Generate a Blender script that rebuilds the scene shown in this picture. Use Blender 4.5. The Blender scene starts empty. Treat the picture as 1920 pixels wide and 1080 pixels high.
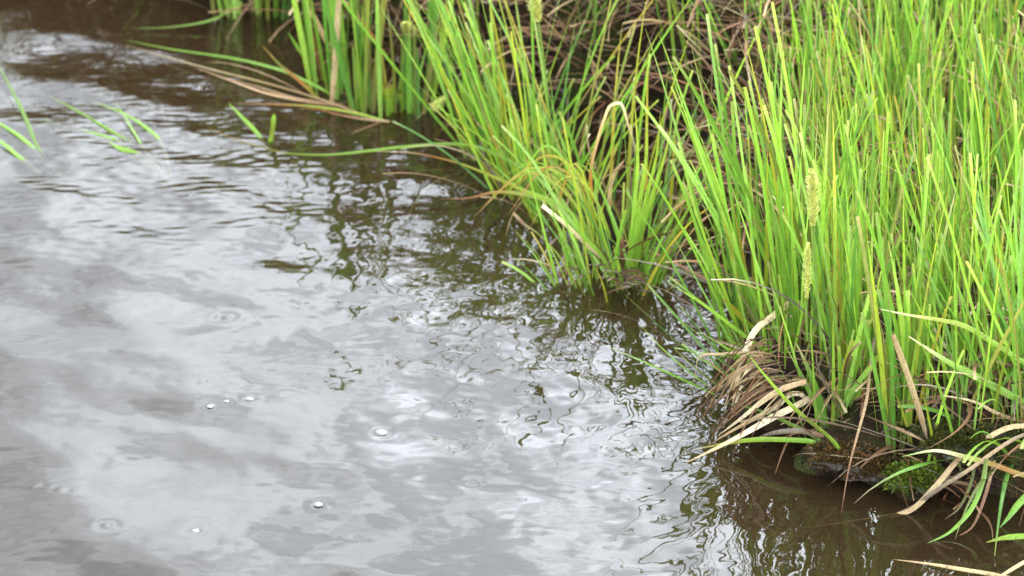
import bpy, math, random
import numpy as np
from mathutils import Vector

random.seed(7)
rng = np.random.default_rng(11)
R = math.radians
sc = bpy.context.scene
C = sc.collection

# ------------------------------------------------------------------ camera
CAM_H, PITCH, HF = 1.4, R(25), R(9.0)
cam = bpy.data.cameras.new("camera")
cam.sensor_width = 36.0
cam.lens = 18.0 / math.tan(HF)
cam.clip_start, cam.clip_end = 0.05, 500.0
cam.dof.use_dof = True
cam.dof.focus_distance = 2.92
cam.dof.aperture_fstop = 9.0
camo = bpy.data.objects.new("camera", cam)
C.objects.link(camo)
camo.location = (0, 0, CAM_H)
camo.rotation_euler = (R(90) - PITCH, 0, 0)
sc.camera = camo

# ------------------------------------------------------------------ sky
SUN_EL, SUN_AZ = R(64), R(25)          # azimuth clockwise from +y
SKY_STRENGTH, CLOUD = 0.15, 34.0
w = bpy.data.worlds.new("World")
sc.world = w
w.use_nodes = True
nt = w.node_tree
for n in list(nt.nodes):
    nt.nodes.remove(n)
N = nt.nodes.new
out = N("ShaderNodeOutputWorld")
bg = N("ShaderNodeBackground")
sky = N("ShaderNodeTexSky")
sky.sky_type = 'NISHITA'
sky.sun_disc = False
sky.sun_elevation = SUN_EL
sky.sun_rotation = SUN_AZ
tc = N("ShaderNodeTexCoord")
noi = N("ShaderNodeTexNoise")
noi.inputs["Scale"].default_value = 6.0
noi.inputs["Detail"].default_value = 4.0
noi.inputs["Distortion"].default_value = 0.6
nt.links.new(tc.outputs["Generated"], noi.inputs["Vector"])
cr = N("ShaderNodeValToRGB")
e = cr.color_ramp.elements
e[0].position, e[0].color = 0.40, (0.50, 0.555, 0.61, 1)
e[1].position, e[1].color = 0.58, (0.93, 1.01, 1.09, 1)
nt.links.new(noi.outputs["Fac"], cr.inputs["Fac"])
sep = N("ShaderNodeSeparateXYZ")
nt.links.new(tc.outputs["Generated"], sep.inputs[0])
mr = N("ShaderNodeMapRange")
mr.interpolation_type = 'SMOOTHSTEP'
for k, v in zip(("From Min", "From Max", "To Min", "To Max"), (-0.19, 0.03, 0.50, 1.16)):
    mr.inputs[k].default_value = v
nt.links.new(sep.outputs["X"], mr.inputs["Value"])
mr2 = N("ShaderNodeMapRange")            # the cloud deck is brighter low ahead and thinner overhead
mr2.interpolation_type = 'SMOOTHSTEP'
for k, v in zip(("From Min", "From Max", "To Min", "To Max"), (0.50, 0.88, 1.0, 0.36)):
    mr2.inputs[k].default_value = v
nt.links.new(sep.outputs["Z"], mr2.inputs["Value"])
m1 = N("ShaderNodeMath"); m1.operation = 'MULTIPLY'
nt.links.new(mr.outputs[0], m1.inputs[0]); nt.links.new(mr2.outputs[0], m1.inputs[1])
mr3 = N("ShaderNodeMapRange")            # the lowest clouds are a little greyer
mr3.interpolation_type = 'SMOOTHSTEP'
for k, v in zip(("From Min", "From Max", "To Min", "To Max"), (0.34, 0.45, 0.78, 1.08)):
    mr3.inputs[k].default_value = v
nt.links.new(sep.outputs["Z"], mr3.inputs["Value"])
m3 = N("ShaderNodeMath"); m3.operation = 'MULTIPLY'
nt.links.new(m1.outputs[0], m3.inputs[0]); nt.links.new(mr3.outputs[0], m3.inputs[1])
m2 = N("ShaderNodeMath"); m2.operation = 'MULTIPLY'
m2.inputs[1].default_value = CLOUD
nt.links.new(m3.outputs[0], m2.inputs[0])
vm = N("ShaderNodeVectorMath"); vm.operation = 'SCALE'
nt.links.new(cr.outputs["Color"], vm.inputs[0]); nt.links.new(m2.outputs[0], vm.inputs["Scale"])
mx = N("ShaderNodeMix"); mx.data_type = 'RGBA'
mx.inputs[0].default_value = 0.9
nt.links.new(sky.outputs["Color"], mx.inputs[6]); nt.links.new(vm.outputs[0], mx.inputs[7])
nt.links.new(mx.outputs[2], bg.inputs["Color"])
bg.inputs["Strength"].default_value = SKY_STRENGTH
nt.links.new(bg.outputs[0], out.inputs["Surface"])

# ------------------------------------------------------------------ sun
sl = bpy.data.lights.new("sun", 'SUN')
sl.energy = 2.0
sl.angle = R(14)
sl.color = (1.0, 0.96, 0.88)
so = bpy.data.objects.new("sun", sl)
C.objects.link(so)
sd_ = Vector((math.sin(SUN_AZ) * math.cos(SUN_EL), math.cos(SUN_AZ) * math.cos(SUN_EL), math.sin(SUN_EL)))
so.rotation_euler = sd_.to_track_quat('Z', 'Y').to_euler()
so.location = sd_ * 20

sc.view_settings.view_transform = 'Standard'
sc.view_settings.look = 'None'
sc.view_settings.exposure = 1.0
sc.view_settings.gamma = 1.0
sc.cycles.max_bounces = 8
sc.cycles.transparent_max_bounces = 10
sc.cycles.volume_bounces = 0
sc.cycles.caustics_reflective = False
sc.cycles.caustics_refractive = False

# ------------------------------------------------------------------ measuring helpers
TF = math.tan(HF)
CP, SP = math.cos(PITCH), math.sin(PITCH)


def ray(u, v):
    cx = (u - 960) / 960 * TF
    cy = -(v - 540) / 960 * TF
    return np.array([cx, CP + cy * SP, -SP + cy * CP])


def G(u, v, z=0.0):
    """spot on level z seen at this place of the photograph"""
    d = ray(u, v)
    t = (z - CAM_H) / d[2]
    return np.array([d[0] * t, d[1] * t, z])


def at(u, v, Y):
    d = ray(u, v)
    t = Y / d[1]
    return np.array([d[0] * t, Y, CAM_H + d[2] * t])


def pix(x, y, z=0.0):
    """where the photograph shows the spot x, y, z"""
    zc = z - CAM_H
    f = y * CP - zc * SP
    up = y * SP + zc * CP
    return 960 + x / f / TF * 960, 540 - up / f / TF * 960


def sstep(x):
    x = np.clip(x, 0, 1)
    return x * x * (3 - 2 * x)


# smooth random fields made of sine waves
def field(n, lam, seed, aniso=1.0, spread=0.25):
    r = np.random.default_rng(seed)
    th = r.uniform(0, 2 * math.pi, n)
    k = 2 * math.pi / (lam * np.exp(r.normal(0, spread, n)))
    kx, ky = k * np.cos(th) / aniso, k * np.sin(th)
    ph = r.uniform(0, 2 * math.pi, n)

    def f(x, y):
        o = np.zeros_like(x)
        for a, b, c in zip(kx, ky, ph):
            o += np.sin(a * x + b * y + c)
        return o * math.sqrt(2.0 / n)
    return f


# ------------------------------------------------------------------ shoreline and ground height
SHORE_PX = [(2500, 1010), (2150, 975), (1990, 955), (1900, 945), (1800, 948), (1700, 938), (1640, 915), (1570, 905),
            (1490, 888), (1440, 850), (1395, 800), (1375, 740), (1378, 660), (1385, 590), (1392, 520),
            (1372, 450), (1340, 390), (1318, 330), (1290, 275), (1215, 245), (1130, 235), (1050, 240), (980, 215),
            (900, 195), (845, 160), (790, 120), (700, 82), (620, 40), (540, 5), (440, -20), (330, -45), (200, -85), (60, -140)]
poly = np.array([G(u, v)[:2] for u, v in SHORE_PX])
POLY = np.vstack([[[60, 1.6], [4, 2.3]], poly, [[-4, 6.5], [-60, 22], [-60, 90], [60, 90]]])


def sdist(x, y, P=POLY):
    x = np.asarray(x, float); y = np.asarray(y, float)
    d = np.full(x.shape, 1e9)
    ins = np.zeros(x.shape, bool)
    n = len(P)
    for i in range(n):
        ax, ay = P[i]; bx, by = P[(i + 1) % n]
        ex, ey = bx - ax, by - ay
        t = np.clip(((x - ax) * ex + (y - ay) * ey) / (ex * ex + ey * ey), 0, 1)
        d = np.minimum(d, np.hypot(x - ax - t * ex, y - ay - t * ey))
        c = ((ay > y) != (by > y)) & (x < (bx - ax) * (y - ay) / (by - ay + 1e-12) + ax)
        ins ^= c
    return np.where(ins, d, -d)


nf1, nf2, nf3 = field(14, 0.35, 1), field(18, 0.09, 2), field(22, 0.03, 3)
nf4 = field(26, 0.013, 4)
HUM = [(G(1148, 500), 0.042, 0.055), (G(1120, 488), 0.035, 0.05), (G(1050, 405), 0.055, 0.05), (G(985, 335), 0.06, 0.04),
       (G(1215, 455), 0.03, 0.045)]


def height(x, y):
    x = np.asarray(x, float); y = np.asarray(y, float)
    s = sdist(x, y)
    s = s + 0.012 * nf2(x, y) * np.clip(1 - abs(s) / 0.5, 0, 1)
    back = sstep((y - 3.15 - 0.3 * np.clip(x, -1, 1)) / 0.15) * sstep((0.62 - x) / 0.25)
    land = (0.066 + 0.075 * back + 0.02 * back * sstep((0.05 - x) / 0.2)) * sstep(s / (0.085 + 0.02 * back) + 0.12) + 0.03 * sstep(s / 0.5) - 0.006
    pond = -0.012 - 0.085 * sstep(-s / 0.22) - 0.25 * sstep((-s - 0.6) / 3)
    near = np.clip(1.5 - np.hypot(x, y - 3) / 6, 0.0, 1)
    h = np.where(s > 0, np.maximum(land, -0.004), pond)
    k = np.clip(0.5 + s / 0.02, 0, 1)
    h = k * land + (1 - k) * pond
    h = h + near * (0.007 * nf1(x, y) + 0.0050 * nf2(x, y) + 0.0030 * nf3(x, y) + 0.0016 * nf4(x, y)) * np.clip(0.35 + s / 0.05, 0.35, 1)
    for c, r, a in HUM:
        h = h + (a + 0.012 * nf3(x, y)) * np.exp(-((x - c[0]) ** 2 + (y - c[1]) ** 2) / (r * r))
    cam_bank = sstep((1.05 - y) / 0.3)
    return h * (1 - cam_bank) + 0.06 * cam_bank


def h1(x, y):
    return float(height(np.array([x]), np.array([y]))[0])


def bank(u, v):
    """ground spot (with the bank's height) seen at u, v"""
    z = 0.03
    for _ in range(12):
        p = G(u, v, z)
        z = 0.5 * z + 0.5 * max(h1(p[0], p[1]), -0.01)
    return np.array([*G(u, v, z)[:2], z])


# ------------------------------------------------------------------ mesh builders
def mesh_from(name, V, F, mat, smooth=True, col=None):
    me = bpy.data.meshes.new(name)
    V = np.asarray(V, np.float32).reshape(-1, 3); F = np.asarray(F, np.int32)
    k = F.shape[1]
    me.vertices.add(len(V)); me.vertices.foreach_set("co", V.ravel())
    me.loops.add(F.size); me.loops.foreach_set("vertex_index", F.ravel())
    me.polygons.add(len(F)); me.polygons.foreach_set("loop_start", np.arange(0, F.size, k, dtype=np.int32))
    me.update(calc_edges=True)
    if smooth:
        me.polygons.foreach_set("use_smooth", np.ones(len(F), bool))
    if col is not None:
        a = me.attributes.new("tint", 'FLOAT_COLOR', 'POINT')
        c = np.ones((len(V), 4), np.float32); c[:, :3] = np.asarray(col, np.float32).reshape(-1, 3)
        a.data.foreach_set("color", c.ravel())
    if mat:
        me.materials.append(mat)
    return me


def link(name, me, parent=None, loc=None):
    o = bpy.data.objects.new(name, me)
    C.objects.link(o)
    if parent is not None:
        o.parent = parent
    if loc is not None:
        o.location = loc
    return o


def empty(name, loc, label, cat, group=None):
    o = bpy.data.objects.new(name, None)
    C.objects.link(o)
    o.location = loc
    o.empty_display_size = 0.02
    tag(o, label, cat, group)
    return o


def tag(o, label=None, cat=None, group=None, kind=None):
    for k, v in (("label", label), ("category", cat), ("group", group), ("kind", kind)):
        if v:
            o[k] = v
    return o


# ------------------------------------------------------------------ materials
def new_mat(name):
    m = bpy.data.materials.new(name)
    m.use_nodes = True
    t = m.node_tree
    for n in list(t.nodes):
        t.nodes.remove(n)
    return m, t


def leaf_material(name, transl=0.35, rough=0.42, streak=0.25, spec=0.35):
    m, t = new_mat(name)
    N = t.nodes.new; L = t.links.new
    o = N("ShaderNodeOutputMaterial"); p = N("ShaderNodeBsdfPrincipled"); tr = N("ShaderNodeBsdfTranslucent")
    mix = N("ShaderNodeMixShader"); at_ = N("ShaderNodeAttribute"); at_.attribute_name = "tint"
    tc = N("ShaderNodeTexCoord"); nz = N("ShaderNodeTexNoise")
    mp = N("ShaderNodeMapping"); mp.inputs["Scale"].default_value = (700, 700, 60)
    L(tc.outputs["Object"], mp.inputs[0]); L(mp.outputs[0], nz.inputs["Vector"])
    nz.inputs["Scale"].default_value = 1.0; nz.inputs["Detail"].default_value = 3
    mr = N("ShaderNodeMapRange")
    mr.inputs["To Min"].default_value = 1 - streak; mr.inputs["To Max"].default_value = 1 + streak
    mr.inputs["From Min"].default_value = 0.25; mr.inputs["From Max"].default_value = 0.75
    L(nz.outputs["Fac"], mr.inputs["Value"])
    sp = N("ShaderNodeTexNoise"); sp.inputs["Scale"].default_value = 260; sp.inputs["Detail"].default_value = 2
    L(tc.outputs["Object"], sp.inputs["Vector"])
    sr = N("ShaderNodeMapRange"); sr.inputs["From Min"].default_value = 0.63; sr.inputs["From Max"].default_value = 0.72; sr.inputs["To Max"].default_value = 0.6
    L(sp.outputs["Fac"], sr.inputs["Value"])
    spot = N("ShaderNodeMix"); spot.data_type = 'RGBA'; spot.inputs[7].default_value = (0.16, 0.10, 0.035, 1)
    L(sr.outputs[0], spot.inputs[0]); L(at_.outputs["Color"], spot.inputs[6])
    vs = N("ShaderNodeVectorMath"); vs.operation = 'SCALE'
    L(spot.outputs[2], vs.inputs[0]); L(mr.outputs[0], vs.inputs["Scale"])
    L(vs.outputs[0], p.inputs["Base Color"])
    warm = N("ShaderNodeMix"); warm.data_type = 'RGBA'; warm.blend_type = 'MULTIPLY'; warm.inputs[0].default_value = 1
    warm.inputs[7].default_value = (1.25, 1.15, 0.6, 1)
    L(vs.outputs[0], warm.inputs[6]); L(warm.outputs[2], tr.inputs["Color"])
    p.inputs["Roughness"].default_value = rough
    p.inputs["Specular IOR Level"].default_value = spec
    mix.inputs[0].default_value = transl
    L(p.outputs[0], mix.inputs[1]); L(tr.outputs[0], mix.inputs[2]); L(mix.outputs[0], o.inputs["Surface"])
    return m


M_GREEN = leaf_material("green_leaf", 0.38, 0.38, 0.22, 0.4)
M_DEAD = leaf_material("dead_leaf", 0.15, 0.6, 0.4, 0.25)


def ground_material():
    m, t = new_mat("peaty_soil")
    N = t.nodes.new; L = t.links.new
    o = N("ShaderNodeOutputMaterial"); p = N("ShaderNodeBsdfPrincipled"); tc = N("ShaderNodeTexCoord")
    n1 = N("ShaderNodeTexNoise"); n1.inputs["Scale"].default_value = 60; n1.inputs["Detail"].default_value = 6
    n2 = N("ShaderNodeTexNoise"); n2.inputs["Scale"].default_value = 14; n2.inputs["Detail"].default_value = 4
    n3 = N("ShaderNodeTexNoise"); n3.inputs["Scale"].default_value = 420; n3.inputs["Detail"].default_value = 4
    for n in (n1, n2, n3):
        L(tc.outputs["Object"], n.inputs["Vector"])
    r1 = N("ShaderNodeValToRGB"); e = r1.color_ramp.elements
    e[0].position, e[0].color = 0.35, (0.006, 0.0035, 0.002, 1)
    e[1].position, e[1].color = 0.7, (0.042, 0.023, 0.011, 1)
    L(n1.outputs["Fac"], r1.inputs["Fac"])
    r2 = N("ShaderNodeValToRGB"); e = r2.color_ramp.elements
    e[0].position, e[0].color = 0.5, (0, 0, 0, 1)
    e[1].position, e[1].color = 0.62, (1, 1, 1, 1)
    L(n2.outputs["Fac"], r2.inputs["Fac"])
    mx = N("ShaderNodeMix"); mx.data_type = 'RGBA'
    r3 = N("ShaderNodeValToRGB"); e = r3.color_ramp.elements
    e[0].position, e[0].color = 0.35, (0.006, 0.008, 0.002, 1)
    e[1].position, e[1].color = 0.7, (0.06, 0.07, 0.010, 1)
    L(n3.outputs["Fac"], r3.inputs["Fac"])
    L(r2.outputs["Color"], mx.inputs[0]); L(r1.outputs["Color"], mx.inputs[6]); L(r3.outputs["Color"], mx.inputs[7])
    L(mx.outputs[2], p.inputs["Base Color"])
    p.inputs["Roughness"].default_value = 0.8
    p.inputs["Specular IOR Level"].default_value = 0.15
    b = N("ShaderNodeBump"); b.inputs["Strength"].default_value = 0.8; b.inputs["Distance"].default_value = 0.008
    L(n3.outputs["Fac"], b.inputs["Height"]); L(b.outputs[0], p.inputs["Normal"])
    L(p.outputs[0], o.inputs["Surface"])
    return m


def water_material():
    m, t = new_mat("pond_water")
    N = t.nodes.new; L = t.links.new
    o = N("ShaderNodeOutputMaterial")
    tc = N("ShaderNodeTexCoord")
    nz = N("ShaderNodeTexNoise"); nz.inputs["Scale"].default_value = 95; nz.inputs["Detail"].default_value = 1.5
    nz.inputs["Distortion"].default_value = 0.4
    L(tc.outputs["Object"], nz.inputs["Vector"])
    b = N("ShaderNodeBump"); b.inputs["Strength"].default_value = 0.07; b.inputs["Distance"].default_value = 0.0007
    L(nz.outputs["Fac"], b.inputs["Height"])
    gl = N("ShaderNodeBsdfGlossy"); gl.inputs["Roughness"].default_value = 0.015
    gl.inputs["Color"].default_value = (1, 1, 1, 1)
    L(b.outputs[0], gl.inputs["Normal"])
    fr = N("ShaderNodeFresnel"); fr.inputs["IOR"].default_value = 1.36
    L(b.outputs[0], fr.inputs["Normal"])
    tr = N("ShaderNodeBsdfTransparent"); tr.inputs["Color"].default_value = (0.93, 0.88, 0.78, 1)
    df = N("ShaderNodeBsdfDiffuse"); df.inputs["Color"].default_value = (0.031, 0.019, 0.009, 1)
    mb = N("ShaderNodeMixShader"); mb.inputs[0].default_value = 0.5
    L(tr.outputs[0], mb.inputs[1]); L(df.outputs[0], mb.inputs[2])
    ms = N("ShaderNodeMixShader")
    L(fr.outputs[0], ms.inputs[0]); L(mb.outputs[0], ms.inputs[1]); L(gl.outputs[0], ms.inputs[2])
    L(ms.outputs[0], o.inputs["Surface"])
    va = N("ShaderNodeVolumeAbsorption"); va.inputs["Density"].default_value = 11.0
    va.inputs["Color"].default_value = (0.62, 0.45, 0.28, 1)
    L(va.outputs[0], o.inputs["Volume"])
    return m


def plain(name, col, rough=0.6, **kw):
    m, t = new_mat(name)
    N = t.nodes.new; L = t.links.new
    o = N("ShaderNodeOutputMaterial"); p = N("ShaderNodeBsdfPrincipled")
    nz = N("ShaderNodeTexNoise"); tc = N("ShaderNodeTexCoord")
    nz.inputs["Scale"].default_value = 300; nz.inputs["Detail"].default_value = 3
    L(tc.outputs["Object"], nz.inputs["Vector"])
    r = N("ShaderNodeValToRGB"); e = r.color_ramp.elements
    e[0].position, e[0].color = 0.3, (*[c * 0.6 for c in col], 1)
    e[1].position, e[1].color = 0.7, (*[min(1, c * 1.3) for c in col], 1)
    L(nz.outputs["Fac"], r.inputs["Fac"]); L(r.outputs["Color"], p.inputs["Base Color"])
    p.inputs["Roughness"].default_value = rough
    for k, v in kw.items():
        p.inputs[k.replace("_", " ")].default_value = v
    L(p.outputs[0], o.inputs["Surface"])
    return m


# ------------------------------------------------------------------ structure: ground and water
def axis(lo, hi, step, far_lo, far_hi, g=1.18):
    a = [lo]; s = step
    while a[-1] > far_lo:
        s *= g; a.append(a[-1] - s)
    b = list(np.arange(lo + step, hi, step)); c = [b[-1]]; s = step
    while c[-1] < far_hi:
        s *= g; c.append(c[-1] + s)
    return np.array(a[::-1] + b + c[1:])


def grid_faces(nx, ny):
    i = np.arange(nx * ny).reshape(ny, nx)
    return np.stack([i[:-1, :-1], i[:-1, 1:], i[1:, 1:], i[1:, :-1]], -1).reshape(-1, 4)


xs = axis(-0.85, 0.85, 0.006, -55, 55); ys = axis(1.9, 4.6, 0.006, -15, 85)
X, Y = np.meshgrid(xs, ys)
Z = height(X, Y)
g = link("ground", mesh_from("ground", np.stack([X, Y, Z], -1), grid_faces(len(xs), len(ys)), ground_material()))
tag(g, kind="structure")

wxs = axis(-0.8, 0.75, 0.0032, -50, 50, 1.15); wys = axis(2.02, 4.15, 0.0034, -12, 80, 1.15)
X, Y = np.meshgrid(wxs, wys)
# image-like coordinates of every spot, to say where the water is calm and where it is ruffled
sdw = sdist(X, Y)


def blob(u, v, ru, rv):
    c = G(u, v); a = abs(G(u + ru, v)[0] - c[0]); b = abs(G(u, v - rv)[1] - c[1])
    return np.exp(-(((X - c[0]) / a) ** 2 + ((Y - c[1]) / b) ** 2))


fade = np.clip(2.2 - np.hypot(X / 1.2, (Y - 3) / 1.4), 0, 1)
f_big, f_med, f_sml = field(16, 0.26, 21, 0.8), field(40, 0.055, 22, 1.0), field(60, 0.020, 23, 1.0)
f_rip, f_swl = field(60, 0.016, 24, 2.2, 0.3), field(26, 0.11, 25, 1.3)
slope = lambda lam, s: s * lam / (2 * math.pi) * 1.4
ripple_zone = np.clip(blob(330, 230, 420, 170) + 0.6 * blob(620, 330, 300, 90) + 0.35 * blob(120, 360, 200, 120), 0, 1)
curl_zone = np.clip(blob(1080, 640, 330, 220) + 0.5 * blob(700, 520, 380, 130) + 0.5 * blob(1250, 900, 160, 180), 0, 1)
calm = np.clip(blob(150, 800, 500, 260), 0, 1)
pool = np.clip(blob(1650, 1010, 300, 110) + blob(1330, 500, 90, 130), 0, 1)
Z = (f_big(X, Y) * slope(0.26, 0.020) * (0.7 + 0.6 * calm)
     + f_swl(X, Y) * slope(0.11, 0.024) * (0.85 + 0.65 * ripple_zone - 0.1 * calm)
     + f_med(X, Y) * slope(0.055, 0.018) * (0.42 + 0.75 * curl_zone + 0.2 * ripple_zone)
     + f_sml(X, Y) * slope(0.020, 0.017) * (0.30 + 0.7 * curl_zone + 0.3 * ripple_zone) * (1 - 0.35 * calm)
     + f_rip(X, Y) * slope(0.016, 0.046) * np.maximum(ripple_zone, 0.13)) * (1 - 0.75 * pool)
# the dimple where the current turns down at the left
c = G(350, 592); a, b = 0.045, 0.035
dx, dy = (X - c[0]) / a, (Y - c[1]) / b
Z -= 0.0013 * np.exp(-(dx ** 2 + (dy - 0.3 * dx * dx) ** 2))
Z += 0.0005 * np.exp(-((dx) ** 2 / 1.8 + ((dy + 1.3 - 0.35 * dx * dx) / 0.35) ** 2))
RINGS = [(715, 812, 1.0), (470, 748, 0.8), (395, 762, 0.7), (597, 946, 0.8), (202, 988, 0.9), (115, 922, 0.7), (68, 912, 0.6),
         (367, 996, 0.7), (425, 592, 1.1), (1152, 842, 0.9), (885, 905, 0.9), (380, 718, 0.6)]
for u, v, s in RINGS:
    c = G(u, v); r = np.hypot(X - c[0], Y - c[1])
    Z += 0.0004 * s * np.cos(r / 0.0026) * np.exp(-(r / (0.013 * s)) ** 2)
Z *= fade
nx, ny = len(wxs), len(wys)
V = np.stack([X, Y, Z], -1).reshape(-1, 3)
F = grid_faces(nx, ny)
i = np.arange(nx * ny).reshape(ny, nx)
loop = np.concatenate([i[0, :], i[1:, -1], i[-1, -2::-1], i[-2:0:-1, 0]])
lv = V[loop].copy(); lv[:, 2] = -0.9
nb = len(V); nl = len(loop)
V = np.vstack([V, lv, [[0, 30, -0.9]]])
k = np.arange(nl); k2 = (k + 1) % nl
side = np.stack([loop[k], nb + k, nb + k2, loop[k2]], -1)
me = mesh_from("water", V, np.vstack([F, side]), water_material())
import bmesh
bm = bmesh.new(); bm.from_mesh(me); bm.verts.ensure_lookup_table()
for a_, b_ in zip(k, k2):
    bm.faces.new((bm.verts[nb + nl], bm.verts[nb + int(b_)], bm.verts[nb + int(a_)]))
bm.to_mesh(me); bm.free()
wo = link("water", me)
tag(wo, kind="structure")

# ------------------------------------------------------------------ leaves
FRESH = np.array([[.20, .37, .045], [.165, .33, .042], [.25, .40, .050], [.13, .28, .036], [.215, .37, .070]])
COOL = np.array([[.085, .21, .032], [.10, .24, .036], [.07, .17, .028]])
YEL = np.array([[.30, .33, .04], [.26, .33, .035], [.36, .31, .05]])
STRAW = np.array([[.46, .34, .18], [.38, .26, .13], [.52, .42, .25], [.33, .21, .11]])
BROWN = np.array([[.17, .085, .045], [.11, .055, .03], [.22, .12, .065], [.13, .08, .05]])
GREY = np.array([[.15, .12, .09], [.11, .085, .065], [.20, .16, .12]])


def pick(pal, n):
    return pal[rng.integers(0, len(pal), n)] * np.exp(rng.normal(0, 0.20, (n, 1)))


def strips(P, W, S, col, fold=0.22):
    """P (B,N,3) centre lines, W (B,N) half widths, S (B,3) side hint -> verts, faces, colours of V-folded ribbons"""
    B, n, _ = P.shape
    T = np.gradient(P, axis=1)
    T /= np.linalg.norm(T, axis=2, keepdims=True) + 1e-12
    S = np.broadcast_to(S[:, None, :], T.shape) if S.ndim == 2 else S
    S = S - (S * T).sum(2, keepdims=True) * T
    S = S / (np.linalg.norm(S, axis=2, keepdims=True) + 1e-12)
    Nn = np.cross(S, T)
    V = np.stack([P + S * W[..., None], P - Nn * (W * fold * 2)[..., None], P - S * W[..., None]], 2)   # B,n,3,3
    idx = np.arange(B * n * 3).reshape(B, n, 3)
    F = np.concatenate([np.stack([idx[:, :-1, q], idx[:, :-1, q + 1], idx[:, 1:, q + 1], idx[:, 1:, q]], -1).reshape(B, -1, 4) for q in (0, 1)], 1)
    return V, F, np.broadcast_to(col[:, :, None, :], V.shape)


def curves(base, az, tilt, bend, length, n=9, wob=0.05):
    """centre lines that leave BASE at TILT from the vertical towards AZ and bend by BEND over LENGTH"""
    B = len(base)
    s = np.linspace(0, 1, n)[None, :]
    th = tilt[:, None] + bend[:, None] * s ** 1.6
    ph = az[:, None] + wob * rng.normal(size=(B, 1)) * s * 3
    d = np.stack([np.sin(th) * np.sin(ph), np.sin(th) * np.cos(ph), np.cos(th)], -1)
    step = (length / (n - 1))[:, None, None]
    P = np.zeros((B, n, 3)); P[:, 1:] = np.cumsum((d[:, :-1] + d[:, 1:]) / 2 * step, axis=1)
    return P + base[:, None, :]


def widths(wd, n, cut):
    s = np.linspace(0, 1, n)[None, :]
    taper = np.clip((1 - s) / 0.55, 0.02, 1) ** 0.8
    blunt = 1 - 0.22 * s
    root = 0.7 + 0.3 * np.clip(s / 0.2, 0, 1)
    return wd[:, None] * root * np.where(cut[:, None], blunt, taper)


def tint(main, rootc, tipc, n, tip_at, root_at=0.12):
    s = np.linspace(0, 1, n)[None, :, None]
    kr = np.clip(1 - s / root_at, 0, 1) * 0.8
    kt = sstep((s - tip_at[:, None, None]) / (1.02 - tip_at[:, None, None]))
    c = main[:, None, :] * (1 - kr) + rootc[:, None, :] * kr
    return c * (1 - kt) + tipc[:, None, :] * kt


def green_blades(base, az, tilt, bend, length, wd, cut_frac=0.45, yellow=0.06, cool=0.15, n=9):
    B = len(base)
    cut = rng.random(B) < cut_frac
    P = curves(base, az, tilt, bend, length, n)
    r = rng.random(B)
    main = pick(FRESH, B)
    main = np.where((r < cool)[:, None], pick(COOL, B), main)
    main = np.where((rng.random(B) < 0.09)[:, None], pick(np.array([[.15, .19, .035], [.12, .16, .03], [.20, .21, .05]]), B), main)
    main = np.where((r > 1 - yellow)[:, None], pick(YEL, B), main)
    tip = np.where(cut[:, None], main * 0.65 + pick(STRAW, B) * 0.45, pick(YEL, B) * 0.6 + main * 0.5)
    brown_tip = (rng.random(B) < 0.28) & ~cut
    tip = np.where(brown_tip[:, None], pick(STRAW, B) * .7, tip)
    tat = np.where(cut, 0.90, np.where(brown_tip, rng.uniform(0.55, 0.85, B), 0.8))
    col = tint(main, pick(STRAW, B) * 0.45 + main * .3, tip, n, tat)
    sa = rng.uniform(0, math.pi, B)
    sa = np.where(rng.random(B) < 0.6, rng.normal(0, 0.5, B), sa)
    S = np.stack([np.cos(sa), np.sin(sa), 0 * sa], -1)
    return strips(P, widths(wd, n, cut), S, col)


def dead_blades(base, az, tilt, bend, length, wd, pal=None, n=10):
    B = len(base)
    P = curves(base, az, tilt, bend, length, n, wob=0.25)
    r = rng.random(B)[:, None]
    main = pick(BROWN, B) if pal is None else pick(pal, B)
    if pal is None:
        main = np.where(r < 0.45, pick(STRAW, B) * 0.62, main)
        main = np.where(r > 0.90, pick(GREY, B) * .8, main)
    col = tint(main, pick(BROWN, B) * 0.7, pick(STRAW, B) * 0.8, n, rng.uniform(0.6, 0.95, B), 0.3)
    S = rng.normal(size=(B, 3)) * np.array([1, 1, 0.4])
    return strips(P, widths(wd, n, rng.random(B) < 0.3), S, col, 0.15)


def as_mass(name, parts, mat):
    """one object of leaves nobody would count"""
    Vs, Fs, Cs, o = [], [], [], 0
    for V, F, Cc in parts:
        Vs.append(V.reshape(-1, 3)); Fs.append(F.reshape(-1, 4) + o); Cs.append(np.ascontiguousarray(Cc).reshape(-1, 3)); o += V.size // 3
    me = mesh_from(name, np.vstack(Vs), np.vstack(Fs), mat, col=np.vstack(Cs))
    return link(name, me)


def as_parts(name, parts, mat, root):
    V, F, Cc = parts
    F0 = F[0] - F[0].min()
    org = np.array(root.location)
    for q in range(len(V)):
        link(name, mesh_from(name, V[q] - org, F0, mat, col=Cc[q]), root)


def smooth_path(pts, n):
    pts = np.array(pts, float)
    d = np.r_[0, np.cumsum(np.linalg.norm(np.diff(pts, axis=0), axis=1))]
    t = np.linspace(0, d[-1], n)
    P = np.stack([pts[0] * 2 - pts[1], *pts, pts[-1] * 2 - pts[-2]])
    o = []
    for x in t:
        i = min(int(np.searchsorted(d, x, side='right')) - 1, len(pts) - 2)
        u = (x - d[i]) / (d[i + 1] - d[i] + 1e-12)
        a, b, c, e = P[i], P[i + 1], P[i + 2], P[i + 3]
        o.append(0.5 * (2 * b + (c - a) * u + (2 * a - 5 * b + 4 * c - e) * u * u + (3 * b - a - 3 * c + e) * u ** 3))
    return np.array(o)


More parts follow.
